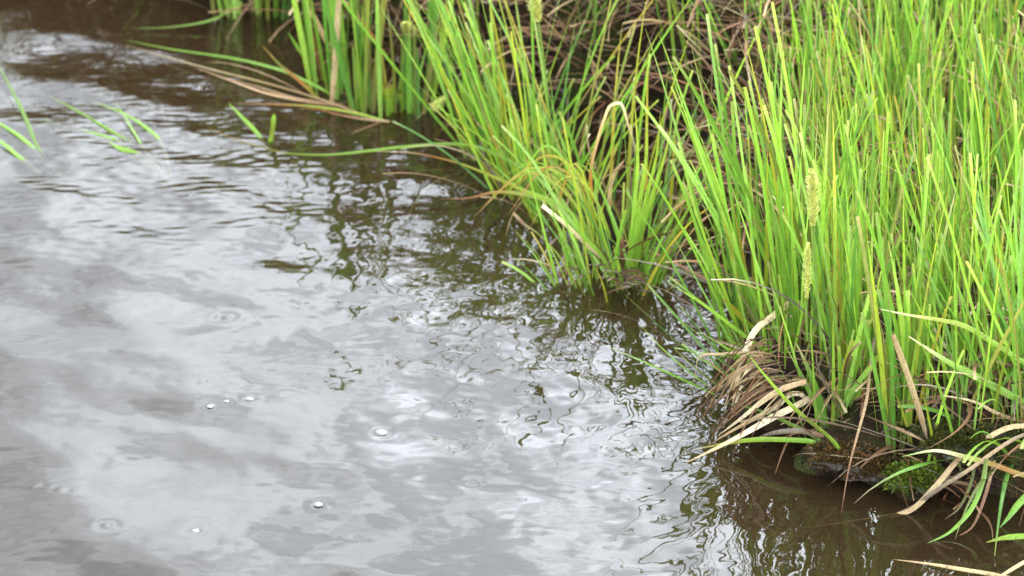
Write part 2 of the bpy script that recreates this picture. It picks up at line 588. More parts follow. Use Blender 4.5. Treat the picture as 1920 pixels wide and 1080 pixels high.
COLS = dict(green=FRESH[0], green2=FRESH[1], lime=FRESH[2], cool=COOL[1], yellow=YEL[0], olive=np.array([.14, .17, .03]), straw=STRAW[0],
            pale=np.array([.62, .52, .34]), tan=np.array([.36, .24, .13]), brown=BROWN[0], dark=np.array([.07, .04, .025]), orange=np.array([.36, .15, .04]),
            grey=GREY[2], murky=np.array([.20, .28, .10]))


def leaf(px, z0=None, z1=None, zs=None, col=("green",), wd=0.0022, taper=1.0, n=None, name="blade", root=None, y0=None, y1=None, flat=False):
    """a leaf that follows the places PX of the photograph, root first; it runs from depth level z0 to z1, or its height is listed in zs"""
    n = n or max(10, 5 * len(px))
    if zs is not None:
        P = [G(u, v, z) for (u, v), z in zip(px, zs)]
    else:
        Y0 = y0 if y0 is not None else (G(*px[0], z0)[1] if z0 is not None else bank(*px[0])[1])
        Y1 = Y0 - 0.012 if flat else y1 if y1 is not None else (G(*px[-1], z1)[1] if z1 is not None else Y0 - 0.02)
        d = np.r_[0, np.cumsum(np.hypot(*np.diff(np.array(px, float), axis=0).T))]; d /= d[-1]
        P = [at(u, v, Y0 + (Y1 - Y0) * q) for (u, v), q in zip(px, d)]
    P = smooth_path(P, n)
    cs = np.array([COLS[c] for c in col]) * math.exp(random.gauss(0, .06))
    s = np.linspace(0, 1, n)
    cc = np.stack([np.interp(s, np.linspace(0, 1, len(cs)), cs[:, q]) for q in range(3)], -1) if len(cs) > 1 else np.repeat(cs, n, 0)
    W = wd * (0.75 + 0.25 * np.clip(s / .15, 0, 1)) * (np.clip((1 - s) / (0.5 * taper), 0.04, 1) ** 0.75 if taper > 0 else 1)
    view = P - np.array([0, 0, CAM_H])
    T = np.gradient(P, axis=0)
    S = np.cross(T, view + rng.normal(size=3) * 0.8)
    V, F, Cc = strips(P[None], W[None], S[None], cc[None])
    org = np.array(root.location) if root is not None else P[0]
    green = col[0] in ("green", "green2", "lime", "cool", "yellow", "olive", "murky")
    o = link(name, mesh_from(name, V[0] - org, F[0], M_GREEN if green else M_DEAD, col=Cc[0]), root, None if root is not None else org)
    return o


def tuft(label, u, v, n, L=(0.20, 0.30), az=0.0, az_sp=1.2, tilt=(0.02, 0.30), bend=(0.0, 0.35), wd=(0.0011, 0.0022), rad=(0.03, 0.02),
         z=None, cut=0.4, yellow=0.08, cool=0.2, dead=6, dead_L=(0.08, 0.2), dead_tilt=(0.4, 1.3), name="sedge_tuft", cat="sedge tuft", group="sedge tufts on and off the bank"):
    p = G(u, v, z) if z is not None else bank(u, v)
    root = empty(name, p, label, cat, group)
    ang = rng.uniform(0, 2 * math.pi, n); rr = np.sqrt(rng.random(n))
    b = np.stack([p[0] + rad[0] * rr * np.cos(ang), p[1] + rad[1] * rr * np.sin(ang), np.zeros(n)], -1)
    b[:, 2] = (np.minimum(height(b[:, 0], b[:, 1]), p[2]) if z is None else min(p[2], 0.0) - 0.012) - 0.003
    if z is not None and z > 0:
        b[:, 2] = height(b[:, 0], b[:, 1]) - 0.003
    a = az + az_sp * rng.normal(size=n)
    # leaves on the rim lean outwards
    out_az = np.arctan2(b[:, 0] - p[0], b[:, 1] - p[1])
    a = np.where(rng.random(n) < 0.45, out_az, a)
    t = rng.uniform(*tilt, n) * np.abs(1 + 0.2 * rng.normal(size=n))
    as_parts("blade", green_blades(b, a, t, rng.uniform(*bend, n), rng.uniform(*L, n) * rng.choice([1, 1, 1, 0.75, 0.55], n), rng.uniform(*wd, n), cut, yellow, cool, 10), M_GREEN, root)
    if dead:
        j = rng.integers(0, n, dead)
        as_parts("dead_blade", dead_blades(b[j], rng.uniform(0, 2 * math.pi, dead), rng.uniform(*dead_tilt, dead), rng.uniform(0.3, 1.4, dead),
                                           rng.uniform(*dead_L, dead), rng.uniform(0.0008, 0.0018, dead)), M_DEAD, root)
    return root


W_ = -math.pi / 2      # towards the left of the photograph
E_ = math.pi / 2
S_ = math.pi           # towards the camera

# ---- the lone tuft in the water, centre
A = tuft("arching sedge tuft alone in open water, its matted brown roots just above the surface", 1155, 500, 84, L=(0.12, 0.29), az=-0.5, az_sp=1.2, tilt=(0.02, 0.40),
         bend=(0.0, 0.95), wd=(0.0008, 0.0018), rad=(0.050, 0.016), z=0.02, cut=0.3, yellow=0.22, cool=0.1, dead=16, dead_L=(0.08, 0.2), dead_tilt=(0.1, 1.2))
leaf([(1140, 520), (1105, 470), (1070, 415), (1020, 345), (960, 305), (895, 276), (835, 270), (760, 275), (690, 283), (620, 290), (560, 289), (520, 284), (450, 264), (390, 240)],
     zs=[0.012, 0.03, 0.05, 0.06, 0.05, 0.035, 0.02, 0.01, 0.006, 0.005, 0.005, 0.005, 0.004, 0.004], col=("green", "green", "green2", "green", "green", "olive", "orange"), wd=0.0019, taper=0.9, root=A, n=60)
leaf([(1110, 470), (1075, 405), (1030, 375), (985, 358), (910, 325), (850, 303), (775, 287), (705, 283)],
     zs=[0.015, 0.045, 0.055, 0.05, 0.035, 0.022, 0.010, 0.006], col=("green", "lime", "yellow", "yellow", "orange", "pale"), wd=0.0025, taper=1.6, root=A, n=44)
leaf([(1085, 425), (1030, 380), (985, 365), (930, 360), (880, 371), (825, 373)], zs=[0.04, 0.045, 0.04, 0.03, 0.012, 0.006],
     col=("lime", "lime", "yellow", "orange", "brown"), wd=0.0023, taper=1.2, root=A, n=36)
leaf([(1178, 519), (1115, 472), (1057, 418), (1016, 385)], z0=0.0, z1=0.05, col=("tan", "straw", "pale"), wd=0.0022, taper=0, flat=True, root=A, name="dead_blade")
leaf([(1150, 525), (1128, 478), (1092, 440), (1072, 400), (1050, 385)], z0=0.005, z1=0.04, col=("green", "green", "lime"), wd=0.0024, flat=True, root=A)
leaf([(1066, 490), (1058, 460), (1057, 425)], z0=0.0, z1=0.02, col=("green", "lime"), wd=0.003, taper=0.6, flat=True, root=A)
leaf([(1112, 440), (1110, 380), (1108, 320), (1120, 265), (1140, 205), (1152, 195), (1166, 196), (1178, 235), (1195, 290)], z0=0.03, z1=0.04,
     col=("green", "yellow", "orange", "tan", "straw", "pale", "straw", "tan"), wd=0.0016, taper=0.6, flat=True, root=A, n=50, name="dead_blade")
leaf([(1195, 525), (1232, 484), (1271, 464), (1314, 447)], z0=0.0, z1=0.0, col=("green", "lime", "tan", "brown"), wd=0.0023, taper=1.2, root=A)
leaf([(1205, 500), (1245, 462), (1258, 440), (1271, 424)], z0=0.0, z1=0.02, col=("brown", "tan", "tan"), wd=0.003, taper=0.3, flat=True, root=A, name="dead_blade")
leaf([(1180, 505), (1230, 430), (1290, 370), (1340, 315)], z0=0.01, z1=0.02, col=("olive", "yellow", "tan", "tan"), wd=0.0016, flat=True, root=A)
leaf([(1184, 508), (1220, 440), (1262, 395), (1330, 270)], z0=0.01, z1=0.02, col=("green", "olive", "tan"), wd=0.0016, flat=True, root=A)
leaf([(1145, 425), (1142, 380), (1150, 330), (1172, 298)], z0=0.02, z1=0.0, col=("tan", "straw", "tan"), wd=0.0022, taper=.4, flat=True, root=A, name="dead_blade")
leaf([(1200, 360), (1196, 300), (1180, 240), (1171, 205)], z0=0.0, z1=-.02, col=("straw", "pale", "straw"), wd=0.0015, flat=True, root=A, name="dead_blade")
for _ in range(30):
    t0 = random.uniform(0, 1); u0, v0 = 1078 + 120 * t0, 480 + 52 * t0 ** .6 + random.gauss(0, 10)
    du, dv = random.choice([-1, 1, 1]) * random.uniform(15, 60), random.uniform(-6, 26)
    leaf([(u0, v0), (u0 + du * .5, v0 + dv * .25 - random.uniform(0, 10)), (u0 + du, v0 + dv * .6), (u0 + du * 1.25, min(v0 + dv, 560))],
         zs=[0.026, 0.022, 0.010, 0.002], col=random.choice([("grey", "brown", "grey"), ("dark", "brown", "dark"), ("dark", "grey", "tan")]), wd=random.uniform(.0005, .0013), taper=0.8, root=A, name="root_strand")
for _ in range(14):
    m, hgt = random.random(), random.uniform(.03, .09)
    u0, v0 = random.uniform(1085, 1170), random.uniform(480, 515)
    u3, v3 = random.uniform(880, 1040), random.uniform(330, 440)
    leaf([(u0, v0), (u0 + (u3 - u0) * .25, v0 - 75 - 900 * hgt), (u0 + (u3 - u0) * .6, v0 + (v3 - v0) * .5 - 70 - 900 * hgt), (u3, v3)], y0=G(u0, v0)[1], y1=G(u3, v3, .03)[1] * .35 + G(u0, v0)[1] * .65,
         col=random.choice([("green", "green", "lime"), ("green", "yellow", "orange"), ("olive", "yellow", "orange", "tan"), ("green", "lime", "yellow", "tan")]), wd=random.uniform(.0009, .0016), root=A)
for du in (0, 10, 22, 32):
    leaf([(1178 + du * .4, 530), (1182 + du * .5, 460), (1190 + du * .9, 380), (1196 + du * 1.6, 290), (1190 + du * 2.2, 190 + du)], z0=0.0, z1=-0.01 - .001 * du,
         col=("green", "green", "lime", "yellow"), wd=0.0024, flat=True, root=A)
leaf([(1168, 545), (1160, 500), (1150, 460)], z0=0.0, z1=0.0, col=("green", "lime"), wd=0.002, flat=True, root=A)
leaf([(1170, 520), (1168, 480), (1166, 445)], z0=0.0, z1=0.02, col=("dark", "brown"), wd=0.003, flat=True, root=A, taper=.3, name="dead_blade")

# ---- the big leaning clump behind it: three tufts
kw = dict(tilt=(0.12, 0.52), bend=(-0.1, 0.36), cool=0.12, yellow=0.16, wd=(0.0009, 0.0020))
tuft("rear left tuft of the big leaning clump, its cut leaf tips slanting over the water", 945, 300, 60, L=(0.15, 0.30), az=W_ + 0.25, az_sp=0.45, rad=(0.045, 0.03), z=-0.002, dead=14, cut=0.5, **kw)
tuft("middle tuft of the big leaning clump, thick with bright green leaves", 1010, 360, 62, L=(0.14, 0.33), az=W_ + 0.2, az_sp=0.45, rad=(0.05, 0.03), z=-0.001, dead=16, cut=0.5, **kw)
tuft("front tuft of the big leaning clump, close behind the lone water tuft", 1062, 415, 26, L=(0.12, 0.26), az=W_ + 0.35, az_sp=0.5, rad=(0.035, 0.02), z=0.0, dead=7, cut=0.4, **kw)
tuft("upright yellow green tuft in the dark inlet between lone water tuft and bank", 1215, 400, 13, L=(0.16, 0.30), az=0.3, az_sp=1.3, tilt=(0.0, 0.3), rad=(0.05, 0.03), z=0.0, dead=12, yellow=0.35, cut=0.3, dead_tilt=(0.05, .9))

# ---- rushes standing in the water, upper left
kw = dict(tilt=(0.0, 0.2), bend=(-0.05, 0.15), wd=(0.0022, 0.0036), cool=0.35, yellow=0.03, cut=0.2)
C1 = tuft("upright clump of broad leaves in shallow water holding a folded brown leaf", 632, 178, 20, L=(0.22, 0.36), az=W_, az_sp=0.8, rad=(0.045, 0.02), z=-0.002, dead=2, **kw)
C2 = tuft("upright clump with short cut stems at its foot, beside the fallen trailing leaves", 742, 215, 26, L=(0.10, 0.34), az=0.2, az_sp=1.2, rad=(0.055, 0.025), z=-0.002, dead=3, **kw)
leaf([(622, 195), (627, 130), (632, 60), (637, 2), (655, 14), (680, 45), (702, 75), (728, 105)], z0=0.0, z1=0.02, col=("tan", "straw", "tan", "straw", "tan", "orange", "brown"), wd=0.0034, taper=0.3, flat=True, root=C1, n=60, name="dead_blade")
leaf([(606, 150), (592, 90), (577, 45), (576, 24), (585, 26), (603, 60), (620, 100)], z0=0.0, z1=0.02, col=("olive", "brown", "brown", "tan", "straw", "tan"), wd=0.003, taper=0.3, flat=True, root=C1, n=50, name="dead_blade")
leaf([(622, 178), (600, 165), (565, 148), (525, 131), (440, 110), (320, 92), (240, 76)], zs=[0.005, 0.015, 0.02, 0.015, 0.008, 0.005, 0.004], col=("green", "green", "green2", "lime"), wd=0.0017, taper=1.2, root=C1, n=40)
leaf([(700, 222), (640, 200), (585, 181), (500, 156), (400, 131), (310, 106), (235, 84)], zs=[0.004, 0.012, 0.015, 0.01, 0.006, 0.004, 0.004], col=("tan", "tan", "straw", "pale", "straw"), wd=0.0016, taper=1.4, root=C2, n=40, name="dead_blade")
leaf([(650, 200), (575, 190), (500, 175), (430, 150), (350, 120)], zs=[0.004, 0.008, 0.006, 0.004, 0.003], col=("brown", "tan", "brown"), wd=0.0018, taper=1.4, root=C2, name="dead_blade")
leaf([(640, 195), (560, 185), (480, 162), (400, 140)], zs=[0.004, 0.006, 0.005, 0.003], col=("brown", "tan", "brown"), wd=0.0013, taper=1.4, root=C2, name="dead_blade")
leaf([(722, 227), (680, 215), (640, 207), (590, 200), (530, 196), (440, 194)], zs=[0.003, 0.010, 0.012, 0.010, 0.006, 0.004], col=("lime", "yellow", "yellow", "orange", "tan"), wd=0.0017, taper=1.4, root=C2)
leaf([(730, 228), (690, 224), (640, 216), (600, 206), (560, 203)], zs=[0.003, 0.005, 0.005, 0.004, 0.003], col=("tan", "brown", "orange"), wd=0.0016, taper=1.4, root=C2, name="dead_blade")
leaf([(598, 185), (560, 150), (525, 122), (505, 100), (490, 84)], z0=0.0, z1=0.0, col=("yellow", "orange", "olive", "orange"), wd=0.002, flat=True, root=C1)
leaf([(596, 152), (580, 120), (560, 92), (540, 60)], z0=0.0, z1=0.0, col=("green", "green2"), wd=0.002, taper=.6, flat=True, root=C1)
leaf([(696, 200), (680, 180), (664, 150)], z0=0.0, z1=0.0, col=("green", "tan"), wd=0.002, flat=True, root=C2)
for (u0, v0), (u1, v1) in (((720, 210), (716, 160)), ((735, 215), (735, 158)), ((728, 222), (726, 165)), ((755, 210), (750, 175))):
    leaf([(u0, v0), ((u0 + u1) / 2 + 1, (v0 + v1) / 2), (u1, v1)], z0=-0.005, z1=-0.01, col=("green", "green", "yellow"), wd=0.0028, taper=0, flat=True, root=C2)
leaf([(790, 185), (815, 140), (812, 70), (806, -30)], z0=0.0, z1=-.03, col=("cool", "cool"), wd=0.0045, taper=0, flat=True, root=C2)
D1 = tuft("small broad leaved clump in the water at the top, under the far bank", 460, 32, 14, L=(0.14, 0.26), az=0, az_sp=1.5, rad=(0.05, 0.02), z=-0.002, dead=2, **kw)
leaf([(455, 5), (435, 12), (410, 32), (370, 44), (305, 52), (240, 53)], zs=[0.05, 0.04, 0.015, 0.008, 0.004, 0.004], col=("green", "green", "olive"), wd=0.0013, taper=1.2, root=D1)
tuft("pair of short green shoots at the top, beside the far bank", 515, 38, 8, L=(0.12, 0.22), az=E_, az_sp=0.5, rad=(0.02, 0.01), z=-0.002, dead=1, **kw)

# ---- half drowned leaves at the left
def drowned(label, u, v, leaves_):
    r = empty("drowned_sedge_tuft", G(u, v, -0.02), label, "sedge tuft", "half drowned leaves in open water")
    for px, zs, wd in leaves_:
        leaf(px, zs=zs, col=("murky", "green", "green", "lime"), wd=wd, taper=1.0, root=r, n=30)
    return r


drowned("half drowned pale leaves slanting out of the left edge of the frame", 130, 345,
        [([(135, 345), (100, 315), (72, 280), (45, 215), (20, 165), (-10, 110)], [-0.02, -0.008, -0.001, 0.003, 0.008, 0.012], 0.0027),
         ([(120, 335), (85, 300), (45, 262), (0, 232), (-50, 205)], [-0.014, -0.005, 0.0, 0.002, 0.003], 0.0024),
         ([(75, 325), (40, 298), (10, 272), (-40, 240)], [-0.010, -0.001, 0.001, 0.003], 0.0027)])
drowned("fan of half drowned leaves broken up by ripples, left of the trailing leaf", 325, 340,
        [([(325, 340), (290, 290), (240, 265), (190, 235), (140, 205), (92, 180)], [-0.03, -0.009, -0.002, 0.001, 0.001, 0.002], 0.0020),
         ([(318, 345), (280, 305), (230, 270), (180, 252), (120, 238), (80, 222)], [-0.03, -0.01, -0.003, 0.0, -0.001, 0.001], 0.0023),
         ([(322, 330), (303, 270), (275, 240), (230, 212), (175, 190)], [-0.02, -0.002, 0.002, 0.003, 0.003], 0.0020),
         ([(300, 315), (268, 275), (235, 220), (215, 190)], [-0.02, -0.002, 0.005, 0.008], 0.0012),
         ([(310, 350), (262, 300), (225, 280), (200, 262)], [-0.025, -0.006, 0.001, 0.002], 0.0027),
         ([(330, 350), (290, 310), (250, 285), (212, 270)], [-0.025, -0.006, 0.0, 0.002], 0.0027)])
drowned("two short stubs, one upright with a cut top, crossing the floating leaf end", 505, 300,
        [([(500, 275), (478, 245), (452, 218), (428, 193)], [-0.006, 0.006, 0.016, 0.024], 0.0023)])
stub = [o for o in bpy.data.objects if o.name.startswith("drowned_sedge_tuft")][-1]
leaf([(502, 310), (503, 285), (510, 250), (514, 213)], z0=-0.03, z1=-0.04, col=("murky", "green", "olive", "green"), wd=0.0026, taper=.15, flat=True, root=stub)

# ---- right bank, front edge
kw = dict(cool=0.18, cut=0.45, yellow=0.06)
H1 = tuft("short cropped tuft with a reddish brown foot above the wet soil ledge", 1565, 785, 16, L=(0.06, 0.15), az=0, az_sp=1.5, tilt=(0.0, 0.35), rad=(0.014, 0.008), wd=(0.0024, 0.0036), dead=10, dead_L=(.05, .12), dead_tilt=(.1, .7), cool=.1, cut=.8, yellow=.03)
tuft("tall slim tuft of bright blades rising from the moss beside the hanging pale leaf", 1685, 835, 22, L=(0.14, 0.30), az=W_, az_sp=1.0, tilt=(0.0, 0.22), rad=(0.014, 0.01), wd=(0.002, 0.0032), dead=6, **kw)
tuft("leaning tuft on the bank corner spilling leaves left over the dark inlet", 1450, 590, 84, L=(0.20, 0.34), az=W_ + 0.3, az_sp=0.5, tilt=(0.06, 0.42), bend=(-.05, .3), rad=(0.05, 0.05), dead=8, **kw)
tuft("tall dark green tuft on the bank behind the inlet, leaves fanning left", 1410, 430, 10, L=(0.14, 0.30), az=W_ + 0.3, az_sp=0.6, tilt=(0.05, 0.4), bend=(-.05, .3), rad=(0.04, 0.05), dead=8, **kw)
tuft("low fine leaved tuft pointing left over the water above the straw bundle", 1440, 690, 26, L=(0.07, 0.17), az=W_, az_sp=0.35, tilt=(0.7, 1.25), bend=(-0.4, 0.1), wd=(0.0009, 0.0015), rad=(0.03, 0.03), dead=8, **kw)
tuft("broad leaved tuft just above the cropped tuft, leaves standing straight up", 1600, 690, 40, L=(0.14, 0.26), az=W_, az_sp=1.2, tilt=(0.0, 0.22), rad=(0.03, 0.03), dead=8, **kw)
tuft("upright tuft beside the upper yellow flower spike on the left bank edge", 1500, 655, 46, L=(0.18, 0.34), az=W_, az_sp=0.8, tilt=(0.0, 0.25), rad=(0.035, 0.04), dead=6, **kw)
tuft("loose fine tuft over dark soil right of the hanging pale leaf", 1800, 760, 22, L=(0.12, 0.24), az=W_, az_sp=1.2, tilt=(0.05, 0.5), rad=(0.05, 0.03), wd=(0.001, 0.0018), dead=12, **kw)
K1 = tuft("drooping tuft at the lower right corner, leaves dangling into dark water", 1905, 850, 22, L=(0.10, 0.22), az=W_ + math.pi * -0.25, az_sp=0.7, tilt=(0.4, 1.1), bend=(0.6, 1.6), rad=(0.03, 0.02), wd=(0.001, 0.0022), dead=12, **kw)
K2 = tuft("dense tuft at the right edge sending long yellow leaves to the left", 1925, 760, 34, L=(0.16, 0.30), az=W_, az_sp=0.8, tilt=(0.05, 0.6), rad=(0.03, 0.03), dead=6, **kw)

# ---- named stray leaves of the front edge
st = H1
leaf([(1534, 737), (1495, 760), (1452, 781), (1375, 824), (1286, 868)], y0=bank(1534, 737)[1] - .05, z1=0.0, col=("tan", "pale", "pale", "straw", "tan"), wd=0.0032, taper=1.2, root=st, name="dead_blade", n=30)
leaf([(1512, 715), (1470, 728), (1438, 746), (1389, 785), (1346, 817)], y0=bank(1512, 715)[1] - .06, z1=0.01, col=("tan", "straw", "pale", "tan"), wd=0.0026, taper=1.2, root=st, name="dead_blade", n=30)
leaf([(1512, 748), (1498, 738), (1478, 742), (1452, 764), (1381, 803), (1328, 835)], y0=bank(1512, 748)[1] - .045, z1=0.005, col=("pale", "pale", "straw", "tan", "brown"), wd=0.0024, taper=1.2, root=st, name="dead_blade", n=30)
leaf([(1552, 846), (1530, 832), (1506, 826), (1424, 824), (1364, 831), (1300, 843)], z1=0.0, col=("green", "green", "lime", "yellow", "tan"), wd=0.0024, root=st)
leaf([(1545, 818), (1500, 808), (1450, 812), (1405, 828)], z1=0.01, col=("brown", "grey", "grey", "brown"), wd=0.0026, root=st, name="dead_blade")
leaf([(1565, 850), (1523, 817), (1452, 781), (1410, 766), (1355, 755)], z1=0.02, col=("green", "green", "cool"), wd=0.0019, root=st)
leaf([(1585, 860), (1559, 824), (1488, 764), (1431, 700), (1400, 660)], z1=0.05, col=("green", "olive", "lime", "green"), wd=0.002, flat=True, root=st)
leaf([(1520, 750), (1492, 800), (1470, 842), (1452, 892)], z1=0.0, col=("tan", "brown", "brown"), wd=0.0013, root=st, name="dead_blade")
leaf([(1470, 690), (1430, 655), (1390, 625), (1320, 572), (1253, 529)], z1=0.06, col=("green", "green", "lime"), wd=0.0018, flat=True, root=st)
leaf([(1420, 620), (1400, 605), (1378, 582), (1356, 560)], z1=0.06, col=("green", "yellow", "orange"), wd=0.0026, taper=.5, flat=True, root=st)
leaf([(1500, 570), (1485, 566), (1450, 592), (1416, 620), (1396, 665), (1382, 715), (1371, 775)], y0=bank(1440, 700)[1] - .02, z1=0.02, col=("straw", "straw", "pale", "pale", "straw", "tan"), wd=0.003, taper=.8, root=st, name="dead_blade", n=40)
leaf([(1458, 670), (1430, 665), (1405, 690), (1385, 740), (1372, 784)], z1=0.02, col=("tan", "straw", "pale", "tan"), wd=0.0024, root=st, name="dead_blade")
leaf([(1440, 680), (1400, 662), (1350, 664), (1312, 668), (1304, 700), (1297, 728)], z0=0.07, z1=0.0, col=("tan", "straw", "straw"), wd=0.0012, root=st, name="dead_blade")
H = empty("straw_bundle", bank(1440, 680), "bundle of wet brown straw drooping from the bank corner into the water", "straw bundle")
jit = lambda m: random.gauss(0, m)
for q in range(52):
    m = random.random()
    u0, v0 = 1500 - 75 * m + jit(14), 735 - 95 * m + jit(12)          # foot, inside the turf
    u2, v2 = 1292 + 150 * (1 - m) ** 1.5 * random.random() + jit(20), 835 - 65 * m + jit(26)
    k_ = random.uniform(.45, 1.0)
    u2, v2 = u0 + (u2 - u0) * k_, v0 + (v2 - v0) * k_
    sag = random.uniform(-26, -4)
    pts = [(u0, v0)] + [(u0 + (u2 - u0) * t + jit(4), v0 + (v2 - v0) * t ** 1.35 + sag * 4 * t * (1 - t) + jit(4)) for t in (.3, .6, .85)] + [(u2, v2)]
    leaf(pts, y0=G(1480, 700, .07)[1] - 0.0004 * (v0 - 640) + jit(.008), z1=0.0 if k_ > .85 else 0.03,
         col=random.choice([("dark", "tan", "dark", "dark"), ("dark", "brown", "dark"), ("dark", "brown", "brown"), ("brown", "straw", "brown", "dark"), ("dark", "dark", "brown"), ("olive", "tan", "brown"), ("brown", "straw", "pale")]), wd=random.uniform(.0004, .0011), root=H, name="straw")
hl = leaf([(1674, 627), (1688, 665), (1706, 715), (1725, 775), (1741, 834)], y0=bank(1720, 800)[1] - .06, y1=bank(1740, 840)[1] - .03, col=("tan", "straw", "straw", "tan", "grey"), wd=0.0028, taper=.5, name="dead_leaf", n=30)
tag(hl, "broad pale dry leaf hanging down in front of the mossy bank", "dead leaf", "stray dead leaves on the bank")
hl = leaf([(1640, 633), (1631, 690), (1624, 753), (1593, 872), (1577, 964)], y0=bank(1640, 740)[1] - .02, z1=0.0, col=("grey", "tan", "tan", "brown", "brown"), wd=0.0014, taper=1.2, name="dead_leaf", n=30)
tag(hl, "long thin brown leaf hanging over the soil ledge with its tip in water", "dead leaf", "stray dead leaves on the bank")
for px, cc, wd in (([(1935, 690), (1857, 639), (1810, 612), (1769, 601), (1700, 590), (1649, 579)], ("lime", "lime", "yellow", "pale"), .0024),
                   ([(1940, 765), (1857, 721), (1815, 698), (1775, 677), (1703, 630)], ("green", "green", "lime", "pale"), .0034),
                   ([(1940, 800), (1870, 775), (1826, 753), (1763, 740)], ("tan", "straw", "pale"), .0016)):
    leaf(px, y0=K2.location[1] - .01, y1=K2.location[1] - .03, col=cc, wd=wd, root=K2, name="blade" if cc[0] != "tan" else "dead_blade")
for k_, dz in ((0, 0.0), (1, .0)):
    o = leaf([(1960, 795 + 16 * k_), (1925, 798 + 16 * k_), (1880 + 6 * k_, 806 + 26 * k_), (1807 + 8 * k_, 852 + 30 * k_), (1754, 912 + 8 * k_), (1707, 957 - 4 * k_), (1650, 970 + 2 * k_), (1570, 981), (1505, 990)],
         zs=[0.07, .07, 0.065, 0.05, 0.028, 0.004, -0.004, -0.012, -0.02], col=("straw", "straw", "tan", "straw", "tan", "tan", "brown") if k_ == 0 else ("grey", "tan", "grey", "brown", "brown"), wd=0.0025 - .0007 * k_, taper=.9, name="dead_leaf", n=50)
    tag(o, "pale bent straw arching from the right edge into the dark water" if k_ == 0 else "greyish straw lying just beneath the pale bent straw at the right", "dead leaf", "stray dead leaves on the bank")
leaf([(1940, 897), (1900, 885), (1860, 870), (1807, 856), (1753, 845), (1691, 856)], y0=K1.location[1] - .05, y1=K1.location[1] - .09, col=("yellow", "orange", "yellow", "pale", "green"), wd=0.0024, root=K1)
leaf([(1850, 860), (1842, 905), (1821, 955), (1782, 997), (1736, 1020)], z0=.06, z1=0.0, col=("olive", "green", "green", "cool"), wd=.0021, root=K1)
leaf([(1940, 915), (1910, 945), (1892, 969), (1874, 990)], z0=.03, z1=0.0, col=("green", "green", "cool"), wd=.003, root=K1)
leaf([(1940, 1004), (1885, 1008), (1849, 1017)], zs=[.02, .012, .004], col=("green", "lime", "yellow"), wd=.0026, root=K1)
leaf([(1800, 800), (1790, 860), (1770, 910), (1740, 935)], z0=.06, z1=0.0, col=("tan", "brown", "brown"), wd=.0014, root=K1, name="dead_blade")
leaf([(1830, 850), (1822, 900), (1800, 950), (1770, 975)], z0=.05, z1=0.0, col=("olive", "olive", "brown"), wd=.0014, root=K1, name="dead_blade")
leaf([(1865, 860), (1850, 920), (1825, 985), (1792, 1008)], z0=.05, z1=0.0, col=("tan", "brown", "brown"), wd=.0015, root=K1, name="dead_blade")
for px, cc, lab in (([(1930, 1095), (1877, 1080), (1807, 1068), (1740, 1057), (1676, 1049)], ("tan", "straw", "tan"), "thin straw floating on dark water at the lower right corner"),
                    ([(1950, 1038), (1920, 1054), (1877, 1080), (1850, 1098)], ("straw", "tan", "straw"), "short thick straw cutting the very corner of the frame, lower right"),
                    ([(1560, 500), (1365, 522), (1320, 515), (1255, 505)][1:], ("olive", "olive", "green"), "thin olive leaf lying on the dark inlet right of the lone water tuft"),
                    ([(1045, 545), (1100, 556), (1158, 566)], ("tan", "brown"), "reddish leaf just under the surface below the lone water tuft"),
                    ([(963, 400), (985, 422), (1008, 436)], ("tan", "brown", "grey"), "small dull leaf scrap floating left of the lone water tuft")):
    o = leaf(px, zs=[0.004 if "under" not in lab else -.006] * len(px), col=cc, wd=.0017, name="floating_leaf")
    tag(o, lab, "floating leaf", "loose leaves afloat")

# ------------------------------------------------------------------ grass and thatch of the banks
def scatter(n, x0, x1, y0, y1):
    return rng.uniform(x0, x1, n), rng.uniform(y0, y1, n)


x, y = scatter(105000, -1.2, 1.15, 2.25, 4.75)
s = sdist(x, y)
clump = nf2(x * 1.3 + 5, y * 1.3) * 0.5 + field(16, 0.16, 31)(x, y) * 0.5
vis_x = np.abs(x) < 0.16 * y + 0.2
# bank pixel row of each root, to thin the growth out over the front ledge and the strawy back bank
prob = np.clip((s - 0.02) / 0.09, 0, 1) * np.clip(0.62 + 0.5 * clump, 0.12, 1) * vis_x
backbank = np.clip((3.22 + 0.35 * (x - 0.2) - y) / -0.15, 0, 1) * np.clip((0.42 - x) / 0.12, 0, 1)
pu, pv = pix(x, y, 0.06)
hollow = np.clip((1530 - pu + 0.2 * (200 - pv)) / 70, 0, 1) * np.clip((450 - pv) / 60, 0, 1) * np.clip((pu - 850) / 50, 0, 1)
prob *= 1 - 0.90 * hollow
prob *= 1 - 0.80 * backbank * np.clip(1 - (s - 0.12) / 0.3, 0, 1)
front = np.clip((2.62 - y) / 0.12, 0, 1)
prob *= 1 - 0.72 * front * (s < 0.2)
prob *= np.where(y > 3.95, 0.6, 1.0)
far = (pu < 900) & (pu > 250) & (pv < -15) & (pv > -330)
prob = np.where(far, 0.5 * np.clip((s - 0.01) / 0.05, 0, 1), prob)
keep = rng.random(len(x)) < prob * 0.62
x, y, s, far = x[keep], y[keep], s[keep], far[keep]
n = len(x); print("grass blades", n)
b = np.stack([x, y, height(x, y) - 0.003], -1)
ls = np.where(s < 0.1, 0.8, 1.0)
parts = [green_blades(b, W_ + rng.normal(0, 1.5, n), np.abs(rng.normal(0, 0.20, n)), rng.uniform(-0.05, 0.28, n), np.where(far, 0.78, 1) * rng.uniform(0.11, 0.25, n) * ls * rng.choice([1, 1, .7, .45], n),
                      rng.uniform(0.0007, 0.0017, n), 0.38, 0.05, 0.18, 8)]
gx, gy = scatter(26000, 0.3, 2.6, 2.3, 5.6)
gs = sdist(gx, gy)
kk = (gs > .03) & (gx > 0.16 * gy + .18)
gx, gy = gx[kk], gy[kk]; m_ = len(gx)
